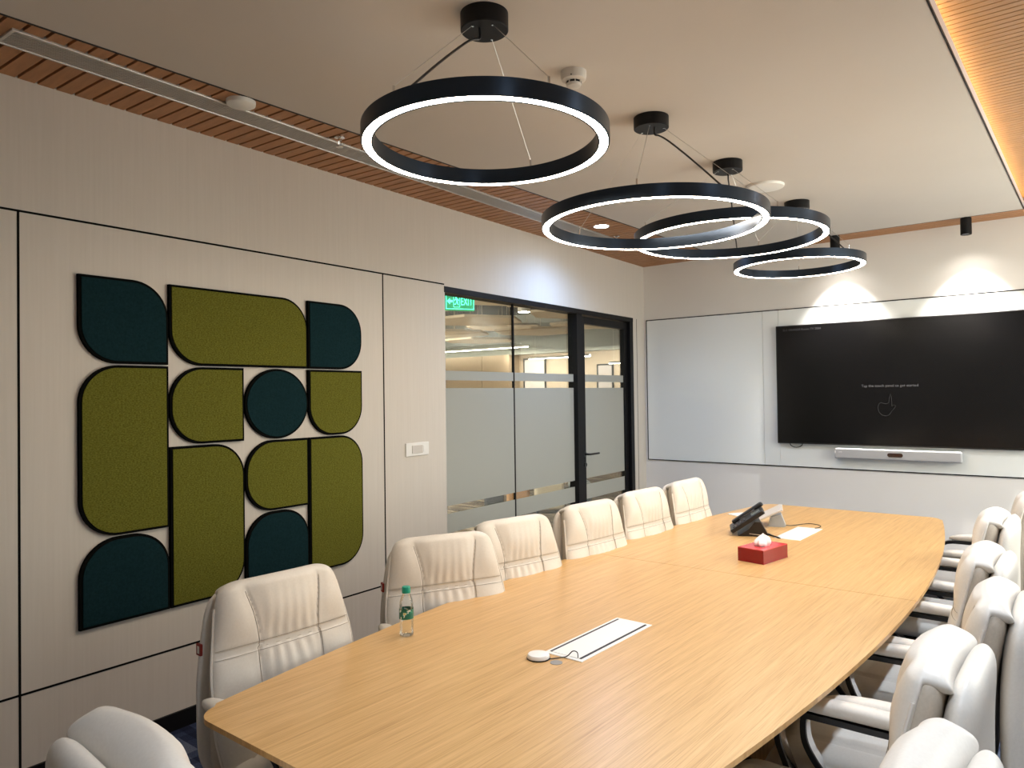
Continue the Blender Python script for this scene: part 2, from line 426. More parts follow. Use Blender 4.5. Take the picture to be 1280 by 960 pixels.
# linear pendants; the last four are unseen, added to light the clouds
for (x0, x1, y_, z_, lab) in ((-10.3, -7.05, 13.4, 2.64, 'long thin linear light behind the left glass pane'),
                              (-7.0, -5.35, 13.4, 2.35, 'shorter linear light seen behind the middle pane and door frame'),
                              (-4.85, -3.9, 13.4, 2.17, 'short linear light seen through the glass door'),
                              (-6.5, -3.0, 5.0, 2.35, 'added unseen linear light over the open office, nearest to the glass wall'),
                              (-11.0, -7.5, 6.0, 2.35, 'added unseen linear light over the open office, deep in the room'),
                              (-6.5, -3.0, 2.0, 2.35, 'added unseen linear light over the open office, behind the solid wall'),
                              (-10.6, -7.1, 9.6, 2.35, 'added unseen linear light over the open office, far left under the hexagonal panels')):
    t = empty('linear_pendant_light', ((x0 + x1) / 2, y_, z_), 0, lab, 'pendant light', 'linear lights in the office')
    hw = (x1 - x0) / 2
    if y_ < 10:  # area lamps only on the added, unseen pendants
        for rx, en, dz in ((pi, 330, .06), (0, 210, -.01)):
            li = bpy.data.lights.new('added_fill_lamp', 'AREA'); li.energy = en; li.color = (1, .88, .72); li.shape = 'RECTANGLE'; li.size = 2 * hw; li.size_y = .06
            lo = bpy.data.objects.new('added_fill_lamp', li); COL.objects.link(lo); lo.parent = t; lo.location = (0, 0, dz); lo.rotation_euler = (rx, 0, 0)
    MB().box((-hw, -.03, .012), (hw, .03, .05)).build('housing', M_white, t)
    MB().box((-hw, -.028, 0), (hw, .028, .012)).build('diffuser', M_led_out, t)
    for sx in (-.8, .8): MB().tube([(hw*sx, 0, .05), (hw*sx, 0, 3.45 - z_)], .003, 5).build('suspension_wire', M_alu, t)
# round downlights glowing on the clouds
for (x_, y_, z_, lab) in ((-2.73, 7.75, 2.655, 'round lit office downlight near the first glass joint'), (-3.33, 9.94, 2.655, 'round lit office downlight beside the black door post')):
    t = empty('office_downlight', (x_, y_, z_), 0, lab, 'ceiling light', 'lit round office downlights')
    MB().lathe([(0, .0), (.085, .0), (.085, .06), (.0, .06)], 24).build('housing', M_white, t)
    MB().lathe([(0, -.004), (.075, -.004), (.075, .001)], 24).build('diffuser', M_led_out, t)
# framed boards on the end wall
for (x_, z_, w_, h_, m_, lab) in ((-7.30, 1.95, .33, .46, mat('pale_poster', (.66,.62,.60), .6), 'pale framed board on the office wall behind the middle pane'),
                             (-5.33, 1.80, .21, .40, mat('grey_poster', (.50,.46,.45), .6), 'black framed picture on the office wall seen through the door')):
    t = empty('framed_picture', (x_, YF - .02, z_), 0, lab, 'picture')
    fm = MB()
    for lo, hi in (((-w_, -.02, -h_), (-w_ + .03, .019, h_)), ((w_ - .03, -.02, -h_), (w_, .019, h_)), ((-w_, -.02, -h_), (w_, .019, -h_ + .03)), ((-w_, -.02, h_ - .03), (w_, .019, h_))): fm.box(lo, hi)
    fm.build('frame', M_pbk, t)
    MB().box((-w_ + .02, -.005, -h_ + .02), (w_ - .02, .01, h_ - .02)).build('print', m_, t)
# lounge pieces glimpsed through the clear strip
def ottoman(x, y, lab, m, w_=.45, d=.45, h=.42, rz=0):
    t = empty('block_stool', (x, y, 0), rz, lab, 'stool', 'block stools in the office')
    MB().bbox((-w_, -d, .05), (w_, d, h), .04, seg=3).build('cushion', m, t)
    for a in (-1, 1):
        for b in (-1, 1): MB().tube([(a*(w_-.04), b*(d-.04), 0), (a*(w_-.04), b*(d-.04), .06)], .015, 8).build('leg', M_pbk, t)
RZ = radians(39)
ottoman(-2.95, 7.34, 'dark grey block stool beyond the left frosted pane', mat('charcoal_fabric', (.05,.05,.055), .9), .125, .16, .40, RZ)
ottoman(-2.70, 7.53, 'tan block stool beside the dark grey one beyond the glass', mat('tan_fabric', (.50,.27,.11), .8), .15, .16, .40, RZ)
ottoman(-2.38, 7.78, 'cream block stool beyond the second frosted pane', mat('cream_fabric', (.72,.64,.50), .8), .195, .16, .40, RZ)
ottoman(-2.06, 8.03, 'blue grey block stool just left of the black door post', noisy('blue_fabric', (.10,.14,.17), (.40,.43,.43), nscale=9, rough=.9, lo=.45, hi=.55), .145, .16, .40, RZ)

# green EXIT sign hanging outside
M_exit = emis('exit_green', (.0,.36,.12), .75, (.0,.10,.04)); M_exit_w = emis('exit_glyph', (.03,1,.60), 2.2)
ex = empty('exit_sign', (-.907, 4.535, 2.341), 0, 'green illuminated EXIT sign with arrow and running man behind the glass', 'exit sign', rot=(0, radians(0), radians(59)))
MB().bbox((-.128, -.012, -.078), (.128, .012, .078), .004).build('sign_panel', M_exit, ex)
MX = Matrix.Translation((0, -.0125, 0)) @ Matrix.Rotation(pi/2, 4, 'X')
text_mesh('lettering', 'EXIT', .092, M_exit_w, ex, MX @ Matrix.Translation((.058, -.004, 0)), .001, sx=.56)
b_ = MB()
for lo, hi in (((-.122, -.066), (.122, -.062)), ((-.122, .062), (.122, .066)), ((-.122, -.066), (-.118, .066)), ((.118, -.066), (.122, .066)),
               ((-.058, -.05), (-.055, .05)), ((-.004, -.05), (-.001, .05)), ((-.058, -.05), (-.001, -.047)), ((-.058, .047), (-.001, .05))):
    b_.box((lo[0], -.0136, lo[1]), (hi[0], -.012, hi[1]))
b_.build('border', M_exit_w, ex)
ar = MB(); ar.prism([(-.113, 0), (-.088, .026), (-.088, .009), (-.066, .009), (-.066, -.009), (-.088, -.009), (-.088, -.026)], 0, .001, MX); ar.build('arrow', M_exit_w, ex)
rm = MB(); rm.prism([(-.034 + .007*cos(q*pi/6), .032 + .007*sin(q*pi/6)) for q in range(12)], 0, .001, MX)
for p in ([(-.036,.022),(-.024,.022),(-.020,-.004),(-.030,-.006)], [(-.030,-.006),(-.020,-.004),(-.012,-.03),(-.018,-.032)], [(-.030,-.004),(-.022,-.004),(-.040,-.022),(-.052,-.022),(-.052,-.028),(-.038,-.028)],
          [(-.036,.022),(-.034,.014),(-.050,.004),(-.052,.010)], [(-.024,.022),(-.024,.014),(-.010,.004),(-.008,.010)]): rm.prism(p, 0, .001, MX)
rm.build('running_figure', M_exit_w, ex)
for x_ in (-.1, .1): MB().tube([(x_, 0, .078), (x_, 0, 1.2)], .003, 5).build('suspension_wire', M_pbk, ex)

# ------------------------------------------------------------------ screen wall
BY = LEN
wb = empty('glass_whiteboard', (1.6, BY, .86), 0, 'white back painted glass writing board behind the screen', 'whiteboard')
def bwbox(name, x0, x1, z0, z1, d0, d1, m, p, b=0):
    mb = MB()
    lo, hi = (x0 - 1.6, -d1, z0 - .86), (x1 - 1.6, -d0, z1 - .86)
    (mb.bbox(lo, hi, b) if b else mb.box(lo, hi)); return mb.build(name, m, p)
for x0, x1 in ((-.35, .853), (.8565, .999), (1.0025, 3.42)): bwbox('glass_panel', x0, x1, .866, 2.288, .0005, .009, M_board, wb, .001)
bm_ = MB()
for x0, x1, z0, z1 in ((-.358, 3.428, .858, .866), (-.358, 3.428, 2.288, 2.296), (-.358, -.35, .866, 2.288), (3.42, 3.428, .866, 2.288)):
    bm_.box((x0 - 1.6, -.0105, z0 - .86), (x1 - 1.6, -.0002, z1 - .86))
bm_.build('edge_frame', M_black, wb)

TX0, TX1, TZ0, TZ1, TD = .995, 2.885, 1.074, 2.137, .062
tv = empty('wall_tv', ((TX0+TX1)/2, BY, TZ0), 0, 'large black wall mounted television showing faint waiting text', 'television')
tw, th_ = (TX1 - TX0) / 2, TZ1 - TZ0
MB().bbox((-tw, -TD, 0), (tw, -.022, th_), .004).build('tv_body', M_tvbody, tv)
MB().box((-tw + .009, -TD - .0012, .012), (tw - .009, -TD + .001, th_ - .009)).build('screen', M_tvscreen, tv)
MB().box((-.35, -.022, .25), (.35, -.0095, .8)).build('wall_bracket', M_pbk, tv)
MT = Matrix.Translation((0, -TD - .0014, 0)) @ Matrix.Rotation(pi/2, 4, 'X')
text_mesh('screen_prompt', 'Tap the touch panel to get started', .031, M_white_tv, tv, MT @ Matrix.Translation((-.012, .506, 0)), .0003)
text_mesh('screen_title', 'SLC GRANDE Room: TV 2004', .026, mat('screen_text_dim', (.04,.04,.045), .6), tv, MT @ Matrix.Translation((-.88, th_ - .042, 0)), .0003, align='LEFT')
hic = MB()   # tapping hand outline
hp = [(-.035,-.075), (-.06,-.05), (-.068,-.01), (-.058,.02), (-.04,.032), (-.02,.022), (0,.020), (.016,.028), (.022,.07), (.030,.105), (.038,.07), (.040,.0), (.052,.012), (.068,.004), (.062,-.012), (.038,-.04), (.02,-.07), (-.005,-.082)]
hic.tube([MT @ V(-.035 + x, .335 + y, 0) for x, y in hp], .0016, 5, close=True)
hic.build('tap_icon', mat('screen_icon_grey', (.028,.028,.03), .6), tv)
cb = MB(); cb.tube([(-tw + .10 + .055*(1 - cos(q*pi/10)), -.03, .0 - .035*sin(q*pi/10)) for q in range(11)], .004, 6)
cb.build('cable_loop', M_pbk, tv)

sb = empty('video_bar', (1.967, BY, .96), 0, 'grey conference video bar mounted under the television', 'video bar')
bar = MB(); bar.bbox((-.475, -.095, .0), (.475, -.035, .09), .012, seg=3); bar.build('bar_body', M_bar, sb)
MB().box((-.15, -.035, .01), (.15, -.0095, .07)).build('wall_bracket', M_pbk, sb)
cp = [(.042 * (1 if cos(q*pi/12) > 0 else -1) + .016 * cos(q*pi/12), .045 + .017 * sin(q*pi/12)) for q in range(24)]
MRX = Matrix.Rotation(pi/2, 4, 'X')
MB().prism(cp, .094, .0975, MRX).build('camera_window', mat('camera_glass', (.02,.008,.008), .1), sb)
MB().lathe([(0, .099), (.009, .099), (.009, .097)], 20, MRX @ Matrix.Translation((.012, .045, 0))).build('camera_lens', mat('lens', (.03,.005,.004), .05), sb)
text_mesh('maker_mark', 'poly', .016, mat('mark_white', (.8,.8,.8), .5), sb, Matrix.Translation((-.425, -.0955, .058)) @ MRX, .0003)
MB().box((-.472, -.0965, .045), (-.464, -.095, .07)).build('sticker', mat('mark_white2', (.8,.8,.8), .5), sb)

# wall switch plate
sw = empty('wall_switch', W(3.345, 1.2, 0), 0, 'white switch plate on the left wall beside the glazing', 'light switch')
sw.rotation_euler = (0, 0, A)
MB().bbox((0, -.108, -.043), (.009, .108, .043), .003).build('plate', M_white, sw)
MB().bbox((.006, -.055, -.026), (.013, .045, .026), .002).build('rocker_switches', mat('switch_grey', (.60,.56,.52), .4), sw)
MB().bbox((.006, .052, -.02), (.011, .075, .02), .001).build('socket_module', M_white, sw)

# ------------------------------------------------------------------ felt wall tiles
cs = [1.253, 1.653, 2.052, 2.455, 2.856]; rz_ = [.571, .951, 1.328, 1.706, 2.092]
def rrect(x0, x1, z0, z1, r, corners, n=12):
    """corners: string of the rounded ones among a (bottom-left) b (bottom-right) c (top-right) d (top-left)"""
    P = []
    for key, cx, cz, a0 in (('a', x0, z0, pi), ('b', x1, z0, 1.5*pi), ('c', x1, z1, 0), ('d', x0, z1, .5*pi)):
        if key in corners:
            ox = cx + (r if cx == x0 else -r); oz = cz + (r if cz == z0 else -r)
            for q in range(n + 1):
                a = a0 + q * pi / 2 / n; P.append((ox + r * cos(a), oz + r * sin(a)))
        else: P.append((cx, cz))
    return P
def tile(c0, c1, r0, r1, corners, m, lab, r=.165, circle=False):
    g = .0035; x0, x1, z0, z1 = cs[c0] + g, cs[c1] - g, rz_[r0] + g, rz_[r1] - g
    cx, cz = (x0 + x1) / 2, (z0 + z1) / 2
    t = empty('felt_wall_tile', W(cx, cz, 0), 0, lab, 'wall tile', 'olive and teal felt tiles on the left wall')
    t.rotation_euler = (0, 0, A)
    MM = Matrix(((0, 0, 1, 0), (1, 0, 0, 0), (0, 1, 0, 0), (0, 0, 0, 1)))     # (s, z, d) -> local
    bw = .0115
    if circle:
        hx, hz = (x1-x0)/2, (z1-z0)/2
        P0 = [(hx*cos(q*pi/32), hz*sin(q*pi/32)) for q in range(64)]; P1 = [((hx-bw)*cos(q*pi/32), (hz-bw)*sin(q*pi/32)) for q in range(64)]
    else:
        P0 = [(a - cx, b - cz) for a, b in rrect(x0, x1, z0, z1, r, corners)]
        P1 = [(a - cx, b - cz) for a, b in rrect(x0 + bw, x1 - bw, z0 + bw, z1 - bw, r - bw, corners)]
    MB().prism(P0, .0003, .020, MM).build('backing', M_felt_edge, t)
    MB().prism(P1, .0202, .024, MM).build('felt_face', m, t)
GR, TE = M_green, M_teal
tile(0, 1, 3, 4, 'ac', TE, 'teal leaf shaped felt tile at the top left corner of the wall art')
tile(1, 3, 3, 4, 'ac', GR, 'wide olive felt tile along the top of the wall art')
tile(3, 4, 3, 4, 'bc', TE, 'teal felt tile at the top right corner of the wall art')
tile(0, 1, 1, 3, 'ad', GR, 'tall olive felt tile on the left edge of the wall art')
tile(1, 2, 2, 3, 'ad', GR, 'olive felt tile left of the teal circle')
tile(2, 3, 2, 3, '', TE, 'round teal felt tile in the middle of the wall art', circle=True)
tile(3, 4, 2, 3, 'ab', GR, 'small olive felt tile right of the teal circle, rounded at the bottom')
tile(1, 2, 0, 2, 'bc', GR, 'tall olive felt tile in the bottom middle, behind the nearest left chair')
tile(2, 3, 1, 2, 'ad', GR, 'olive felt tile directly below the teal circle')
tile(3, 4, 0, 2, 'bc', GR, 'tall olive felt tile at the bottom right of the wall art')
tile(2, 3, 0, 1, 'cd', TE, 'teal arch topped felt tile partly hidden by a chair back')
tile(0, 1, 0, 1, 'cd', TE, 'teal arch topped felt tile at the bottom left corner')

# ------------------------------------------------------------------ ceiling fittings
df = empty('linear_air_diffuser', W(.86, H, .365), 0, 'long white linear air diffuser set in the left timber ceiling strip', 'air vent')
df.rotation_euler = (0, 0, A)
DLn = 4.75
f_ = MB(); f_.bbox((-.075, 0, -.008), (-.063, DLn, .012), .002); f_.bbox((.063, 0, -.008), (.075, DLn, .012), .002)
f_.bbox((-.063, 0, -.008), (.063, .012, .012), .002); f_.bbox((-.063, DLn - .012, -.008), (.063, DLn, .012), .002)
f_.build('frame', M_alu, df)
for k in range(9):
    x_ = -.056 + k * .014
    MB().box((x_ - .0028, .012, -.006), (x_ + .0028, DLn - .012, .006)).build('blade', M_alu, df)
MB().box((-.063, .012, .008), (.063, DLn - .012, .0115)).build('duct_back', M_dark, df)

def disc(name, x, y, r, h, lab, cat, m=M_white2, z=H, rim=True):
    t = empty(name, (x, y, z), 0, lab, cat)
    MB().lathe([(0, -h), (r * .86, -h), (r * .97, -h * .8), (r, -h * .35), (r, 0), (0, 0)], 40).build('cover', m, t)
    return t
disc('ceiling_speaker', .405, 1.745, .062, .022, 'round white speaker cover on the left timber ceiling strip', 'speaker', M_white)
disc('ceiling_speaker', 1.673, 4.62, .115, .018, 'large round white ceiling speaker above the third ring lamp', 'speaker', M_white)
def sprinkler(s, d, lab):
    t = empty('ceiling_sprinkler', W(s, H, d), 0, lab, 'sprinkler', 'chrome sprinkler heads')
    MB().lathe([(0, 0), (.026, 0), (.026, -.006), (.01, -.012), (.01, -.022), (0, -.022)], 20).build('escutcheon', M_chrome, t)
    ar = MB()
    for sx in (-1, 1): ar.tube([(sx*.008, 0, -.02), (sx*.012, 0, -.035), (sx*.004, 0, -.05)], .0025, 6)
    ar.build('yoke', M_chrome, t)
    MB().lathe([(0, -.050), (.018, -.050), (.018, -.053), (0, -.053)], 16).build('deflector', M_chrome, t)
sprinkler(2.28, .50, 'chrome sprinkler head next to the nearest ring lamp')
sprinkler(5.24, .50, 'chrome sprinkler head beyond the lit downlight')
# cool downlight
dn = empty('recessed_downlight', (.292, 4.88, H), 0, 'lit round recessed downlight in the left timber ceiling strip', 'ceiling light')
MB().lathe([(.052, -.001), (.062, -.004), (.066, -.001), (.066, .012), (.052, .012)], 32).build('bezel', M_white, dn)
MB().lathe([(0, -.0025), (.0515, -.0025), (.0515, .002)], 32).build('lens', M_led_cool, dn)
# smoke detector
sd = empty('smoke_detector', (1.677, 2.46, H), 0, 'cream smoke detector on the white ceiling behind the nearest ring lamp', 'smoke detector')
MB().lathe([(0, 0), (.052, 0), (.052, -.018), (.048, -.034), (.036, -.04), (0, -.04)], 36).build('detector_base', M_white2, sd)
MB().lathe([(.030, -.04), (.030, -.05), (0, -.05)], 30).build('sensor_chamber', M_dark, sd)
rb = MB()
for k in range(8):
    a = k * pi / 4; rb.box((-.002, .029, -.05), (.002, .033, -.038), Matrix.Rotation(a, 4, 'Z'))
rb.build('cage', M_white2, sd)
MB().lathe([(0, -.049), (.031, -.049), (.028, -.060), (.012, -.064), (0, -.064)], 30).build('sensor_cap', M_white2, sd)
MB().lathe([(0, 0), (.003, 0), (.003, .002), (0, .002)], 10, Matrix.Translation((.02, -.046, -.03)) @ Matrix.Rotation(pi/2, 4, 'X')).build('indicator', M_dark, sd)
# cylinder spots grazing the screen wall
def spot_fix(x, lab):
    t = empty('cylinder_spotlight', (x, 6.53, H), 0, lab, 'spotlight', 'black cylinder spotlights over the screen wall')
    MB().lathe([(.030, -.124), (.036, -.13), (.038, -.128), (.038, -.004), (.034, 0), (0, 0)], 28).build('housing', M_black, t)
    MB().lathe([(0, -.1085), (.0305, -.1085), (.0305, -.106)], 24).build('lens', M_led_spot, t)
    li = bpy.data.lights.new('spot_lamp', 'SPOT'); li.energy = SPOT_W; li.color = (1, .93, .84); li.spot_size = radians(128); li.spot_blend = 1; li.shadow_soft_size = .02
    lo = bpy.data.objects.new('spot_lamp', li); COL.objects.link(lo); lo.parent = t; lo.location = (0, 0, -.122)
    lo.rotation_euler = (radians(5), 0, 0)
    l2 = bpy.data.lights.new('spot_beam', 'SPOT'); l2.energy = 165; l2.color = (1, .94, .87); l2.spot_size = radians(78); l2.spot_blend = 1; l2.shadow_soft_size = .02
    lo = bpy.data.objects.new('spot_beam', l2); COL.objects.link(lo); lo.parent = t; lo.location = (0, 0, -.122); lo.rotation_euler = (radians(6), 0, 0)
SPOT_W = 4
spot_fix(2.52, 'black cylinder spotlight on the ceiling strip above the right half of the television')
spot_fix(1.57, 'black cylinder spotlight partly hidden by the farthest ring lamp')
spot_fix(3.47, 'black cylinder spotlight above the right end of the whiteboard')

# ------------------------------------------------------------------ ring pendants
def ring_lamp(x, y, zb, R, lab, cord_a, wire_as, tx=0, ty=0, cr=.082, ch=.055):
    t = empty('ring_pendant_light', (x, y, H), 0, lab, 'pendant light', 'black ring pendant lights over the table')
    z = zb - H; hh, tk = .055, .036
    tilt = Matrix.Translation((0, 0, z)) @ Matrix(((1,0,0,0),(0,1,0,0),(tx,ty,1,0),(0,0,0,1)))
    MB().lathe([(R + .002, 0), (R + .004, .002), (R + .004, hh), (R - tk, hh), (R - tk, 0), (R - tk + .006, 0), (R - tk + .006, .006), (R - .002, .006), (R - .002, 0), (R + .002, 0)], 128, tilt).build('ring_body', M_ring, t)
    MB().lathe([(R - tk + .006, .001), (R - .002, .001)], 128, tilt).build('led_diffuser', M_led_ring, t)
    MB().lathe([(R - tk + .010, hh + .0006), (R - .008, hh + .0006)], 96, tilt).build('added_uplight', M_fill_up, t)  # glow added on the ring's top face, out of sight from below
    can = MB().lathe([(0, -ch), (cr - .003, -ch), (cr, -ch + .003), (cr, 0), (0, 0)], 48).build('canopy', M_black, t)
    for a in wire_as: MB().lathe([(0, -ch - .004), (.004, -ch - .004), (.004, -ch)], 10, Matrix.Translation((cr*.7*cos(a), cr*.7*sin(a), 0))).build('wire_grip', M_chrome, can)
    for a in wire_as:
        p1 = tilt @ V((R - tk/2) * cos(a), (R - tk/2) * sin(a), hh)
        MB().tube([(cr*.7*cos(a), cr*.7*sin(a), -ch), p1 + V(0, 0, .028)], .0011, 5).build('suspension_wire', M_alu, t)
        MB().tube([p1, p1 + V(0, 0, .03)], .0038, 8).build('wire_gripper', M_chrome, t)
    a = cord_a; p1 = tilt @ V((R - tk/2) * cos(a), (R - tk/2) * sin(a), hh)
    c0 = V(cr*.35*cos(a), cr*.35*sin(a), -ch); pts = []
    ctrl = [c0, c0 + V(.0, 0, -.035), c0 + V(.04*cos(a), .04*sin(a), -.055), c0.lerp(p1, .25) + V(0, 0, -.008), c0.lerp(p1, .6), p1]
    for i in range(len(ctrl) - 1):
        for q in range(5):
            u = q / 5; P = [ctrl[max(i-1,0)], ctrl[i], ctrl[i+1], ctrl[min(i+2, len(ctrl)-1)]]
            pts.append(.5 * ((2*P[1]) + (-P[0]+P[2])*u + (2*P[0]-5*P[1]+4*P[2]-P[3])*u*u + (-P[0]+3*P[1]-3*P[2]+P[3])*u**3))
    pts.append(ctrl[-1])
    MB().tube(pts, .0042, 7).build('power_cord', M_pbk, t)
    return t
ring_lamp(1.70, 1.885, 2.391, .416, 'nearest ring pendant lamp, hanging in front of the smoke detector', radians(-85), [radians(-21), radians(105), radians(-93)], .014, -.021, .082, .060)
ring_lamp(1.678, 3.109, 2.331, .522, 'second ring pendant lamp from the front, hanging lowest', radians(-28), [radians(-69), radians(167), radians(22)], .005, -.012)
ring_lamp(1.682, 4.001, 2.404, .525, 'third ring pendant lamp, overlapping the second one', radians(107), [radians(-40), radians(-128), radians(92)], .009, -.011)
ring_lamp(1.693, 5.168, 2.392, .423, 'small farthest ring pendant lamp nearest the television', radians(-29), [radians(-23), radians(107), radians(-126)], .006, -.007)

# ------------------------------------------------------------------ conference table
TCX, TCY, TL = 2.018, 3.062, 2.125; ZT = .75
def half_w(y):
    u = (y - TCY) / TL; return .742 - .198 * abs(u) ** 2
def cxl(y): return TCX - .018 * (y - TCY)
def table_poly(y0, y1, round0, round1, inset=0):
    r = .07; P = []
    def corner(px, py, sx, sy):
        hw = half_w(py); X = cxl(py) + sx * (hw - inset); Y = py - sy * inset
        out = []
        for q in range(9):
            a = q * pi / 2 / 8; out.append((X - sx * r * (1 - cos(a)), Y - sy * r * (1 - sin(a))))
        return out      # from side to end
    n = 40
    ya, yb = y0 + (r if round0 else 0), y1 - (r if round1 else 0)
    # right side going up
    right = [(cxl(y) + half_w(y) - inset, y) for y in [ya + (yb - ya) * k / n for k in range(n + 1)]]
    left = [(cxl(y) - half_w(y) + inset, y) for y in [yb + (ya - yb) * k / n for k in range(n + 1)]]
    P += right
    if round1: P += corner(0, y1, 1, 1)[1:] + corner(0, y1, -1, 1)[::-1][:-1]
    P += left
    if round0: P += corner(0, y0, -1, -1)[1:] + corner(0, y0, 1, -1)[::-1][:-1]
    return P
tb = empty('conference_table', (TCX, TCY, 0), 0, 'long boat shaped oak conference table in the middle of the room', 'table')
for y0, y1, a, b in ((TCY - TL, 3.108, True, False), (3.1105, TCY + TL, False, True)):
    P = table_poly(y0, y1, a, b)
    c = [(x - TCX, y - TCY) for x, y in P]; ci = [(x - TCX, y - TCY) for x, y in table_poly(y0, y1, a, b, .018)]
    n = len(c); mb = MB(); b2 = .0025
    # top face, tiny arris, edge, underside chamfer
    vs = [(x, y, ZT) for x, y in c] + [(x, y, ZT - .014) for x, y in c] + [(x, y, ZT - .028) for x, y in ci]
    fs = [tuple(range(n)), tuple(range(2*n, 3*n))[::-1]]
    for k in range(2):
        fs += [(k*n + i, k*n + (i+1) % n, (k+1)*n + (i+1) % n, (k+1)*n + i) for i in range(n)]
    mb.add(vs, fs); o = mb.build('tabletop', M_oak, tb)
for yy in (-1.35, 0, 1.35):
    MB().bbox((-.30, yy - .06, .02), (.30, yy + .06, .722), .004).build('pedestal', M_oak, tb)
    MB().bbox((-.36, yy - .10, 0), (.36, yy + .10, .02), .004).build('foot_plate', M_pbk, tb)
MB().bbox((-.04, -1.35, .60), (.04, 1.35, .70), .004).build('spine_beam', M_pbk, tb)

def tz(x, y): return V(x, y, ZT)
def power_box(cx, cy, ln, wd, lab, slots=True):
    t = empty('table_power_box', (cx, cy, ZT), 0, lab, 'power box', 'white flush power boxes in the tabletop')
    m_w = mat('powerbox_white', (.82,.81,.77), .35)
    MB().bbox((-wd/2, -ln/2, -.0005), (wd/2, ln/2, .0025), .001).build('bezel', m_w, t)
    MB().bbox((-wd/2 + .014, -ln/2 + .016, .001), (wd/2 - .014, ln/2 - .016, .0038), .0008).build('flap_lid', m_w, t)
    if slots:
        for sx in (-1, 1): MB().box((sx*(wd/2 - .016) - .0038, -ln/2 + .016, .0030), (sx*(wd/2 - .016) + .0038, ln/2 - .016, .0042)).build('brush_slot', mat('slot_dark', (.03,.03,.04), .7), t)
    return t
power_box(2.032, 2.042, .435, .140, 'white power box with dark brush slots, beside the round microphone')
power_box(1.978, 4.195, .400, .138, 'plain white closed power box beyond the red tissue box', False)
# microphone puck + cable + grommet
mp_ = empty('table_microphone', (1.978, 1.775, ZT), 0, 'small round white microphone puck on the tabletop', 'microphone')
MB().lathe([(0, 0), (.031, 0), (.034, .004), (.034, .010), (.031, .0145), (.024, .016), (0, .0165)], 36).build('puck', M_white, mp_)
MB().lathe([(.026, 0), (.028, .0003), (.036, .0008), (.036, .003), (.03, .003)], 36).build('rubber_base', M_pbk, mp_)
pts = [V(.034, .006, .004), V(.052, .03, .004), V(.068, .052, .006), V(.080, .066, .02), V(.094, .070, .018), V(.102, .062, .006)]
MB().tube(crom(pts), .0016, 6).build('cable', M_pbk, mp_)
g_ = MB().lathe([(0, .0), (.0185, .0), (.0185, .0012), (0, .0014)], 28).build('cable_cover', mat('grey_disc', (.28,.27,.26), .6)); g_.location = (2.042, 1.778, ZT)
tag(g_, 'small flat grey disc on the tabletop next to the microphone', 'cable cover')

# water bottle
bt = empty('water_bottle', (1.497, 1.682, ZT), 0, 'small clear plastic water bottle with green cap near the left table edge', 'bottle')
def pet():
    m = mat('clear_pet', (1,1,1), .04); b = bsdf(m); b.inputs['Transmission Weight'].default_value = 1; b.inputs['IOR'].default_value = 1.33
    b.inputs['Base Color'].default_value = (.97,.98,.98,1); return m
prof = [(0, .003), (.017, .0), (.0225, .004), (.0235, .012), (.0215, .022), (.0235, .032), (.0220, .042), (.0235, .052), (.0235, .092), (.0225, .098), (.0235, .106), (.021, .118), (.0165, .130), (.0125, .139), (.0118, .146), (.0118, .15), (0, .15)]
pr = [(0, .008), (.0165, .0055), (.0212, .0085), (.0222, .014), (.0204, .022), (.0222, .032), (.0208, .042), (.0222, .052), (.0222, .092), (.0213, .098), (.0222, .106), (.0200, .117)]
sh = MB(); sh.lathe(prof, 36); sh.build('bottle_body', glass_mat('clear_pet', (.95,.97,.97), .7), bt, merge=True, auto=80)
MB().lathe([(0, .142), (.0140, .142), (.0143, .144), (.0143, .160), (.0130, .163), (0, .1635)], 32).build('cap', mat('green_cap', (.0,.32,.22), .4), bt)
def label_mat():
    m = mat('bottle_label', (.02,.22,.14), .4); tc = N(m, 'ShaderNodeTexCoord'); sp = N(m, 'ShaderNodeSeparateXYZ'); L(m, tc.outputs['Object'], sp.inputs[0])
    n = N(m, 'ShaderNodeTexNoise'); n.inputs['Scale'].default_value = 70; n.inputs['Detail'].default_value = 1; L(m, tc.outputs['Object'], n.inputs[0])
    r = ramp(m, [(0, (.01,.16,.10)), (.56, (.02,.26,.17)), (.6, (.75,.8,.75)), (.66, (.65,.55,.10))], 'CONSTANT'); L(m, n.outputs['Fac'], r.inputs[0]); L(m, r.outputs[0], bsdf(m).inputs['Base Color']); return m
MB().lathe([(.0239, .058), (.0241, .058), (.0241, .090), (.0239, .090)], 40).build('label_wrap', label_mat(), bt)

# desk phone (black, seen from its side/back)
ph = empty('desk_phone', (1.755, 4.03, ZT), 0, 'black desk telephone tilted on its stand near the far end of the table', 'telephone'); ph.rotation_euler = (0, 0, radians(24)); ph.scale = (1, 1, .80)
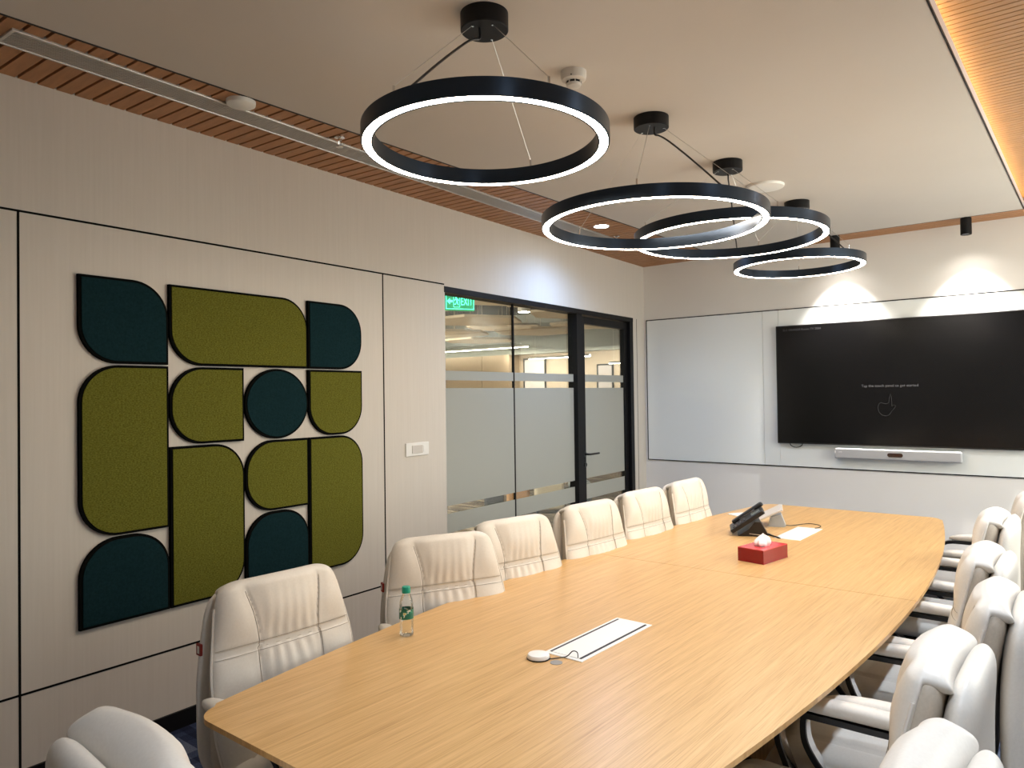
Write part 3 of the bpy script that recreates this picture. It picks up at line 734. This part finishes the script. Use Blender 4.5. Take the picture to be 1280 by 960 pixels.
# local: +x toward rear (high edge), width along y
def slab(name, x0, z0, x1, z1, w, t, m, par, b=.006):
    d = V(x1 - x0, 0, z1 - z0); ln = d.length; ang = atan2(d.z, d.x)
    M = Matrix.Translation((x0, 0, z0)) @ Matrix.Rotation(-ang, 4, 'Y')
    return MB().bbox((0, -w/2, 0), (ln, w/2, t), b, M, 3).build(name, m, par)
slab('phone_body', -.085, .018, .085, .165, .19, .026, M_pbk, ph)
slab('handset', -.075, .052, .088, .196, .052, .026, M_pbk, ph, .011).location = (0, .066, 0)
slab('handset_trim', -.030, .079, .050, .150, .004, .014, M_chrome, ph, .001).location = (-.01, .036, .006)
slab('display', .018, .132, .062, .170, .085, .004, mat('lcd', (.10,.12,.12), .2), ph, .001).location = (-.004, -.03, .004)
ky = MB()
for i in range(4):
    for j in range(3):
        u = .10 + i * .11; M = Matrix.Translation((-.085 + .17*u, -.06 + j*.026, .018 + .147*u)) @ Matrix.Rotation(-atan2(.147, .17), 4, 'Y')
        ky.bbox((0, -.009, .026), (.014, .009, .030), .001, M)
ky.build('keypad', mat('key_grey', (.05,.05,.055), .5), ph)
st = MB(); st.prism([(-.06, 0), (.095, 0), (.10, .012), (.06, .10), (.03, .10), (.0, .05)], -.075, .075, Matrix.Rotation(pi/2, 4, 'X')); st.build('stand', M_pbk, ph)
slab('stand_trim', .0, .016, .096, .004, .156, .005, M_alu, ph, .001)

# touch console on a wedge, behind the phone
tc_ = empty('touch_console', (1.745, 4.36, ZT), 0, 'light grey meeting touch console on a wedge behind the black phone', 'touch panel'); tc_.rotation_euler = (0, 0, radians(20)); tc_.scale = (1, 1, .84)
M_con = mat('console_grey', (.60,.56,.52), .4)
slab('console_body', -.10, .012, .085, .125, .22, .014, M_con, tc_, .005)
slab('touch_screen', -.092, .030, .078, .134, .20, .002, mat('console_screen', (.30,.32,.34), .15), tc_, .0005)
st = MB(); st.prism([(.0, 0), (.09, 0), (.10, .008), (.075, .085), (.02, .065)], -.055, .055, Matrix.Rotation(pi/2, 4, 'X')); st.build('wedge_stand', mat('wedge_blue_grey', (.42,.47,.52), .4), tc_)
cbl = MB().tube(crom([tz(1.835, 4.36) + V(0,0,.01), tz(1.87, 4.40) + V(0,0,.004), tz(1.93, 4.52) + V(0,0,.0035), tz(2.00, 4.50) + V(0,0,.0035), tz(2.02, 4.43) + V(0,0,.0035), tz(2.01, 4.38) + V(0,0,.006)]), .0022, 6).build('console_cable', M_pbk)
tag(cbl, 'thin black cable curving from the touch console to the far power box', 'cable')
# paper pad left of the phone
pp = MB().bbox((-.105, -.075, 0), (.105, .075, .006), .001).build('paper_pad', mat('paper_white', (.85,.84,.82), .6)); pp.location = (1.53, 4.60, ZT); pp.rotation_euler = (0, 0, radians(-30))
tag(pp, 'white paper pad lying behind the black phone', 'paper')
# pen
pn = empty('pen', (1.90, 4.02, ZT + .0045), 0, 'black pen lying at the corner of the far power box', 'pen'); pn.rotation_euler = (0, 0, radians(-38))
MB().tube([(-.06, 0, 0), (.045, 0, 0), (.06, 0, 0)], [.0042, .0042, .002], 10).build('barrel', M_pbk, pn)
MB().box((-.058, -.001, .004), (-.025, .001, .006)).build('clip', M_chrome, pn)

# red tissue box
tx = empty('tissue_box', (2.042, 3.469, ZT), 0, 'translucent red tissue box with white tissue, on the table by the seam', 'tissue box'); tx.rotation_euler = (0, 0, radians(81))
def red_acr():
    m = mat('red_acrylic', (.36,.004,.014), .08, spec=.6); b = bsdf(m); b.inputs['Transmission Weight'].default_value = .35; b.inputs['IOR'].default_value = 1.45; return m
Mr = red_acr(); hx, hy, hz_ = .112, .066, .062
bx = MB(); tk = .003
bx.box((-hx, -hy, 0), (hx, -hy + tk, hz_)); bx.box((-hx, hy - tk, 0), (hx, hy, hz_)); bx.box((-hx, -hy + tk, 0), (-hx + tk, hy - tk, hz_)); bx.box((hx - tk, -hy + tk, 0), (hx, hy - tk, hz_)); bx.box((-hx + tk, -hy + tk, 0), (hx - tk, hy - tk, tk))
bx.build('acrylic_case', Mr, tx)
ld = MB()
ld.box((-hx + .0, -hy + .0, hz_), (-.045, hy, hz_ + tk)); ld.box((.045, -hy, hz_), (hx, hy, hz_ + tk)); ld.box((-.045, -hy, hz_), (.045, -.022, hz_ + tk)); ld.box((-.045, .022, hz_), (.045, hy, hz_ + tk))
ld.build('lid', mat('red_lid', (.62,.05,.06), .1), tx)
MB().bbox((-hx + .006, -hy + .006, .004), (hx - .006, hy - .006, .048), .004).build('tissue_pack', mat('tissue_pack_red', (.30,.01,.02), .6), tx)
tis = MB(); n1, n2 = 36, 12; vs = []
for j in range(n2 + 1):
    v = j / n2; zz = .050 + .066 * v; 
    rr = (.022 + .028 * sin(pi * min(1, v * 1.05)) ) * (1 - v ** 6) + .001
    for i in range(n1):
        a = 2 * pi * i / n1; q = 1 + .22 * v * sin(a * 5 + 1.3 + 2 * v) + .10 * sin(a * 9 + 4 * v)
        vs.append((rr * q * 1.05 * cos(a) + .004 * v, rr * q * .62 * sin(a), zz + .006 * v * sin(a * 4 + 1)))
fs = [(j*n1 + i, j*n1 + (i+1) % n1, (j+1)*n1 + (i+1) % n1, (j+1)*n1 + i) for j in range(n2) for i in range(n1)] + [tuple(range(n2*n1, (n2+1)*n1))]
tis.add(vs, fs, True); tis.build('tissue', mat('tissue_white', (.85,.80,.80), .8), tx, auto=50)

# ------------------------------------------------------------------ office chair
def ssamp(n, k=1.0):   # samples in [-1,1] crowded at the ends
    return [sin(pi/2 * (-1 + 2 * i / n)) for i in range(n + 1)]
def pad(fn, nu, nv):
    """closed two-sided cushion; fn(u, v, s) -> point; u, v in [-1, 1]; s = +1 front, -1 back"""
    mb = MB(); us, vs_ = ssamp(nu), ssamp(nv)
    for s in (1, -1):
        base = []
        for v in vs_:
            for u in us: base.append(fn(u, v, s))
        w_ = nu + 1
        fs = [(j*w_ + i, j*w_ + i + 1, (j+1)*w_ + i + 1, (j+1)*w_ + i) for j in range(nv) for i in range(nu)]
        if s < 0: fs = [f[::-1] for f in fs]
        mb.add(base, fs, True)
    return mb
def smooth(a, b, x):
    t = max(0, min(1, (x - a) / (b - a))); return t * t * (3 - 2 * t)
def edge(u, v, p=6, q=10): return sqrt(max(0, 1 - abs(u) ** p)) * sqrt(max(0, 1 - abs(v) ** q))
Z0B, Z1B = .435, 1.0
def spine(z):
    t = (z - Z0B) / (Z1B - Z0B); return -.165 - .090 * max(t, 0) ** 1.3 + .010 * sin(pi * max(0, min(1, t)))
def lean(z, d): # offset square to the spine
    e = .005; s_ = (spine(z + e) - spine(z - e)) / (2 * e); n_ = V(0, 1, -s_).normalized()
    return n_ * d
ZS = .805     # seam height
def seam_u(v):  # |u| of the vertical seams along the height
    z = Z0B + (v + 1) / 2 * (Z1B - Z0B)
    if z > ZS: return .42 + .26 * ((z - ZS) / (Z1B - ZS)) ** 1.6
    return .44 - .06 * (ZS - z) / (ZS - Z0B)
def front_pt(u, v, s):
    t = (v + 1) / 2; z = Z0B + t * (Z1B - Z0B)
    w0 = (.247 - .036 * smooth(.50, 1.0, t)) * (1 - .10 * smooth(.3, 0, t))
    wd = w0 * (.62 + .38 * (1 - max(v, 0) ** 14) ** .5)
    x = wd * u
    if s > 0:
        e = edge(u, v, 8, 22); th = .016 + .010 * smooth(.62, .90, t)
        d = th * e * (1 - .25 * smooth(.8, 1, t))
        su = seam_u(v)
        g = 0
        for z_ in (ZS - .006, ZS + .006): g += .0045 * exp(-((z - z_) / .0045) ** 2)
        g += .005 * exp(-((abs(u) - su) * w0 / .004) ** 2) * smooth(.98, .90, t)
        inner = smooth(su + .0, su - .14, abs(u))
        dz = abs(z - ZS)
        amp = .0034 * exp(-max(0, dz - .01) / (.05 if z > ZS else .07)) * smooth(.004, .03, dz)
        pl = amp * inner * sin(u * 40 + (1.2 if z < ZS else .2) + 1.3 * sin(z * 14 + u * 4))
        puff = .010 * (1 - exp(-(dz / .05) ** 2)) * (1 - exp(-((abs(u) - su) / .16) ** 2)) * e
        d += (pl + puff - g * min(1, e * 1.5)) * smooth(1, .95, t)
        off = lean(z, d - .022 * u * u)
    else:
        c0 = .885 + .078 * abs(u) ** 5; cap = smooth(c0, c0 + .03, t)
        e = sqrt(max(0, 1 - abs(u) ** 30)) * sqrt(max(0, 1 - abs(v) ** 12))
        d = -(.010 + .064 * cap ** .8) * e
        off = lean(z, d - .022 * u * u)
    return V(x, spine(z) - .03, z) + off
def mid_pt(u, v, s):
    t = (v + 1) / 2; z = .46 + t * (.974 - .46)
    wd = .241 * (1 - .14 * smooth(.45, 1, t)) * (.8 + .2 * (1 - max(v, 0) ** 10) ** .5); e = edge(u, v, 9, 12)
    return V(wd * u, spine(z) - .068, z) + V(0, -.028 * smooth(.95, .46, z), 0) + lean(z, s * .034 * e)
def rear_pt(u, v, s):
    t = (v + 1) / 2; z = .385 + t * (.972 - .385)
    wd = .243 * (1 - .13 * smooth(.5, 1, t)) * (.45 + .55 * (1 - max(v, 0) ** 8) ** .5) * (.6 + .4 * (1 - max(-v, 0) ** 5) ** .5); e = edge(u, v, 5, 12)
    zz = max(z, .44)
    return V(wd * u, spine(zz) - .126 - .050 * smooth(.98, .46, zz) + (.03 * smooth(.5, .385, z)), z) + lean(zz, s * (.028 if s > 0 else .034 + .012 * sin(pi*t)) * e)
def seat_pt(u, v, s):
    e = edge(u, v, 6, 7); x = .255 * u * (1 - abs(v) ** 7 * .12); y = .03 + .245 * v
    z = .465 + (.055 if s > 0 else -.045) * e
    if s > 0:
        z -= .005 * exp(-((abs(u) - .62) * .25 / .004) ** 2) * e + .004 * exp(-((v - .1) * .24 / .004) ** 2) * e * (abs(u) < .62)
        z += .008 * (1 - ((abs(u) - .3) / .5) ** 2) * e * (abs(u) < .62)
    z -= .03 * smooth(.55, 1, v) ** 2
    return V(x, y, z)

def make_chair():
    t = empty('office_chair')
    fc = pad(front_pt, 110, 150).build('backrest_cushion', M_leather, t, merge=True, auto=60)
    # stitching that follows the seams
    def on(u, v, d=.0004): return front_pt(u, v, 1) + V(0, d, 0)
    def vof(z): return (z - Z0B) / (Z1B - Z0B) * 2 - 1
    for dz in (-.0125, .0125): MB().tube([on(-.985 + 1.97 * k / 180, vof(ZS + dz), .0014) for k in range(181)], .0008, 4).build('stitching', M_stitch, fc)
    for sg in (-1, 1):
        MB().tube([on(sg * (seam_u(v) + .022), v, .0006) for v in [vof(.45) + (vof(.965) - vof(.45)) * k / 120 for k in range(121)]], .0009, 4).build('stitching', M_stitch, fc)
    vv = [vof(.45) + (vof(.935) - vof(.45)) * k / 50 for k in range(51)]
    for sg in (-1, 1): MB().tube([front_pt(sg, v, 1) + V(sg * .0015, .0, 0) for v in vv], .0042, 6).build('piping', M_leather, fc)
    pad(mid_pt, 24, 30).build('middle_cushion', M_leather_shade, t, merge=True, auto=60)
    rc = pad(rear_pt, 36, 40).build('rear_shell', M_leather, t, merge=True, auto=60)
    p = rear_pt(1, .42, 1); tg = MB().bbox((p.x - .004, p.y - .016, p.z - .016), (p.x + .0035, p.y + .010, p.z + .018), .001).build('side_tag', M_red, rc); tag(tg, 'small dark red tag')
    MB().bbox((p.x + .0025, p.y - .009, p.z - .010), (p.x + .0042, p.y + .003, p.z + .012), .0004).build('tag_patch', M_leather, rc)
    sc = pad(seat_pt, 60, 60).build('seat_cushion', M_leather, t, merge=True, auto=60)
    MB().bbox((-.21, -.18, .405), (.21, .22, .425), .006).build('seat_pan', M_pbk, t)
    MB().bbox((-.09, -.12, .355), (.09, .13, .406), .012).build('tilt_mechanism', M_pbk, t)
    lv = MB(); lv.tube([(.08, .04, .38), (.19, .05, .375), (.26, .05, .37)], [.005, .005, .008], 8); lv.build('height_lever', M_pbk, t)
    bk = MB(); bk.sweep([((0, y_, z_), (1, 0, 0), (0, -.5, .86)) for y_, z_ in ((-.05, .385), (-.20, .372), (-.32, .385), (-.375, .43), (-.39, .50))], [(-.035, -.006), (.035, -.006), (.035, .006), (-.035, .006)]); bk.build('back_bracket', M_pbk, t)
    for sg in (-1, 1):
        X = sg * .262
        sec = [(.030 * (1 if cos(a) > 0 else -1) * abs(cos(a)) ** .8, .021 * (1 if sin(a) > 0 else -1) * abs(sin(a)) ** .8) for a in [2*pi*k/20 for k in range(20)]]
        path = []; n_ = 24
        am = MB(); vs = []
        for i in range(n_ + 1):
            q = sin(pi/2 * (-1 + 2 * i / n_)); y_ = -.078 + .185 * q; k_ = max(1 - abs(q) ** 3.2, 0) ** .5
            zc = .682 + .004 * sin(pi * i / n_) - .010 * max(q, 0) ** 2
            for a, b in sec: vs.append((X + a * k_, y_, zc + b * (k_ if k_ > 0 else 0) ))
        m_ = len(sec); fs = [(i*m_ + j, i*m_ + (j+1) % m_, (i+1)*m_ + (j+1) % m_, (i+1)*m_ + j) for i in range(n_) for j in range(m_)]
        am.add(vs, fs, True); arm = am.build('arm_pad', M_leather, t, merge=True, auto=70)
        pl = [(-.205, .656), (-.12, .654), (0, .654), (.09, .652), (.125, .642), (.142, .62), (.142, .565), (.125, .52), (.095, .47), (.05, .425), (0, .40), (-.06, .395)]
        fr_ = MB(); P = []; pl = [(p.x, p.y) for p in crom([V(a, b, 0) for a, b in pl], 4)]
        for i, (y_, z_) in enumerate(pl):
            a = pl[max(i-1, 0)]; b = pl[min(i+1, len(pl)-1)]; dv = V(0, b[0]-a[0], b[1]-a[1]).normalized(); nn = V(1, 0, 0).cross(dv)
            xx = X if z_ > .55 else X - sg * .03 * smooth(.55, .40, z_)
            P.append(((xx, y_, z_), (1, 0, 0), nn))
        fr_.sweep(P, [(-.023, -.008), (.023, -.008), (.023, .008), (-.023, .008)]); af = fr_.build('arm_frame', M_pbk, t)
        ch = MB(); ch.sweep([(V(*p) + Vector(w_) * .0088, u_, w_) for p, u_, w_ in P[12:]], [(-.018, -.0012), (.018, -.0012), (.018, .0012), (-.018, .0012)]) ; ch.sweep([(V(*p) - Vector(w_) * .0088, u_, w_) for p, u_, w_ in P[12:]], [(-.018, -.0012), (.018, -.0012), (.018, .0012), (-.018, .0012)])
        ch.build('chrome_inlay', M_chrome, af)
        MB().tube([(X - sg*.05, -.02, .400), (sg * .19, -.02, .412)], .014, 8).build('arm_bolt', M_pbk, t)
    MB().lathe([(0, .09), (.028, .09), (.028, .22), (.0145, .222), (.0145, .36), (0, .36)], 20).build('gas_lift', M_pbk, t)
    MB().lathe([(0, .065), (.045, .065), (.05, .075), (.045, .115), (.03, .125), (0, .125)], 24).build('base_hub', M_pbk, t)
    for k in range(5):
        a = radians(72 * k + 18); Mz = Matrix.Rotation(a, 4, 'Z')
        lg = MB(); n_ = 8
        P = []
        for i in range(n_ + 1):
            q = i / n_; P.append((Mz @ V(.03 + .27 * q, 0, .100 - .028 * q * q), Mz @ V(0, 1, 0), V(0, 0, 1)))
        vs = []
        for i, (p, u, w_) in enumerate(P):
            q = i / n_; hw, hh = .022 - .005 * q, .017 - .006 * q
            for aa, bb in ((-hw, -hh), (hw, -hh), (hw * .7, hh), (-hw * .7, hh)): vs.append(p + u * aa + w_ * bb)
        fs = [(i*4 + j, i*4 + (j+1) % 4, (i+1)*4 + (j+1) % 4, (i+1)*4 + j) for i in range(n_) for j in range(4)] + [(3,2,1,0), tuple(range(n_*4, n_*4+4))]
        lg.add(vs, fs, True); lo = lg.build('base_leg', M_pbk, t)
        MB().bbox((.235, -.015, .0795), (.305, .015, .090), .004, Mz).build('chrome_cap', M_chrome, lo)
        cs_ = MB()
        for sy in (-1, 1): cs_.lathe([(0, -.009), (.022, -.009), (.026, -.006), (.026, .006), (.022, .009), (0, .009)], 20, Mz @ Matrix.Translation((.305, sy * .013, .026)) @ Matrix.Rotation(pi/2, 4, 'X'))
        cs_.bbox((.285, -.014, .030), (.320, .014, .058), .006, Mz); cs_.tube([Mz @ V(.295, 0, .05), Mz @ V(.295, 0, .075)], .006, 8)
        cs_.build('caster', M_pbk, lo)
    return t

chair0 = make_chair()
# (x, y, facing angle of local +y in degrees from world +x, label)
LEFT = 0; RIGHT = 180
chairs = [
 (1.57, 1.335, -1, 'left', 'cream leather office chair standing directly in front of the felt wall tiles'),
 (1.53, 1.97, -25, 'left', 'cream leather office chair behind the water bottle, turned towards the camera'),
 (1.53, 2.51, -12, 'left', 'third cream office chair along the left side, in front of the glass joint'),
 (1.56, 3.14, -5, 'left', 'cream office chair on the left side in front of the black door post'),
 (1.545, 3.73, -3, 'left', 'fifth cream office chair on the left side, in front of the glass door'),
 (1.545, 4.31, 0, 'left', 'farthest cream office chair on the left side, below the whiteboard corner'),
 (2.08, .855, 86, 'end', 'cream office chair at the near table end, seen from behind in the bottom left corner'),
 (2.80, 1.26, 180, 'right', 'nearest cream office chair on the right side, cut off by the bottom edge'),
 (2.73, 1.84, 180, 'right', 'second cream office chair from the camera on the right side of the table'),
 (2.775, 2.425, 182, 'right', 'third cream office chair on the right side, pushed out with its full back visible'),
 (2.68, 3.02, 180, 'right', 'fourth cream office chair from the camera along the right side'),
 (2.62, 3.94, 180, 'right', 'fifth cream office chair on the right side, by the far corner of the table'),
 (2.70, 4.70, 180, 'right', 'cream office chair at the right picture edge, pulled back behind the far right one'),
]
first = True
for x, y, ang, side, lab in chairs:
    c = chair0 if first else copy_tree(chair0)
    first = False
    c.location = (x, y, 0); c.rotation_euler = (0, 0, radians(ang - 90))
    tag(c, lab, 'chair', 'cream leather office chairs around the table')

# ------------------------------------------------------------------ right-hand downlights (in the raised timber ceiling)
def right_down(x, y, lab, watt):
    t = empty('recessed_downlight', (x, y, ZR), 0, lab, 'ceiling light', 'recessed downlights in the right timber ceiling')
    MB().lathe([(.052, -.001), (.062, -.004), (.066, -.001), (.066, .002), (.052, .002)], 32).build('bezel', M_white, t)
    MB().lathe([(0, -.0015), (.0515, -.0015), (.0515, .0)], 32).build('lens', M_led_cool, t)
    li = bpy.data.lights.new('downlight_lamp', 'SPOT'); li.energy = watt; li.color = (.76, .87, 1); li.spot_size = radians(110); li.spot_blend = .7; li.shadow_soft_size = .05
    lo = bpy.data.objects.new('downlight_lamp', li); COL.objects.link(lo); lo.parent = t; lo.location = (0, 0, -.02)
DOWN_W = 80
right_down(3.42, .75, 'right ceiling downlight closest to the camera', DOWN_W)
right_down(3.42, 2.75, 'right ceiling downlight beside the second ring lamp', DOWN_W)
right_down(3.42, 4.75, 'right ceiling downlight nearest the television wall', DOWN_W)
li = bpy.data.lights.new('downlight_lamp', 'SPOT'); li.energy = 40; li.color = (.33, .56, 1); li.spot_size = radians(162); li.spot_blend = .8; li.shadow_soft_size = .05
lo = bpy.data.objects.new('downlight_lamp', li); COL.objects.link(lo); lo.parent = dn; lo.location = (0, 0, -.02)

# wall washers above the pictures
for x_ in (-7.0, -4.9):
    li = bpy.data.lights.new('wall_washer', 'AREA'); li.energy = 12; li.color = (1, .88, .74); li.shape = 'RECTANGLE'; li.size = 1.6; li.size_y = .05
    lo = bpy.data.objects.new('wall_washer', li); COL.objects.link(lo); lo.location = (x_, YF - .60, 2.48); lo.rotation_euler = (radians(20), 0, 0)

# ------------------------------------------------------------------ world, camera, view
wd = bpy.data.worlds.new('world'); SC.world = wd; wd.use_nodes = True
wd.node_tree.nodes['Background'].inputs[0].default_value = (.5, .55, .6, 1); wd.node_tree.nodes['Background'].inputs[1].default_value = .05
cam = bpy.data.cameras.new('camera'); co = bpy.data.objects.new('camera', cam); COL.objects.link(co)
F, YAW, PITCH, ROLL = 915.92, .681233, .0141374, -.0135379
fw = V(-sin(YAW) * cos(PITCH), cos(YAW) * cos(PITCH), sin(PITCH)); r0 = V(cos(YAW), sin(YAW), 0); u0 = r0.cross(fw)
r = r0 * cos(ROLL) + u0 * sin(ROLL); u = -r0 * sin(ROLL) + u0 * cos(ROLL)
co.matrix_world = Matrix(((r.x, u.x, -fw.x, 3.3283), (r.y, u.y, -fw.y, 0), (r.z, u.z, -fw.z, 1.55), (0, 0, 0, 1)))
cam.sensor_width = 36; cam.lens = F / 1280 * 36; cam.clip_start = .02
SC.camera = co
SC.view_settings.view_transform = 'Standard'; SC.view_settings.look = 'None'
SC.view_settings.gamma = 1; SC.view_settings.use_curve_mapping = False
SC.view_settings.exposure = 0.75
SC.cycles.max_bounces = 8; SC.cycles.diffuse_bounces = 5; SC.cycles.glossy_bounces = 4; SC.cycles.transmission_bounces = 8; SC.cycles.transparent_max_bounces = 12
SC.cycles.caustics_reflective = False; SC.cycles.caustics_refractive = False; SC.cycles.sample_clamp_indirect = 6
SC.cycles.use_denoising = True
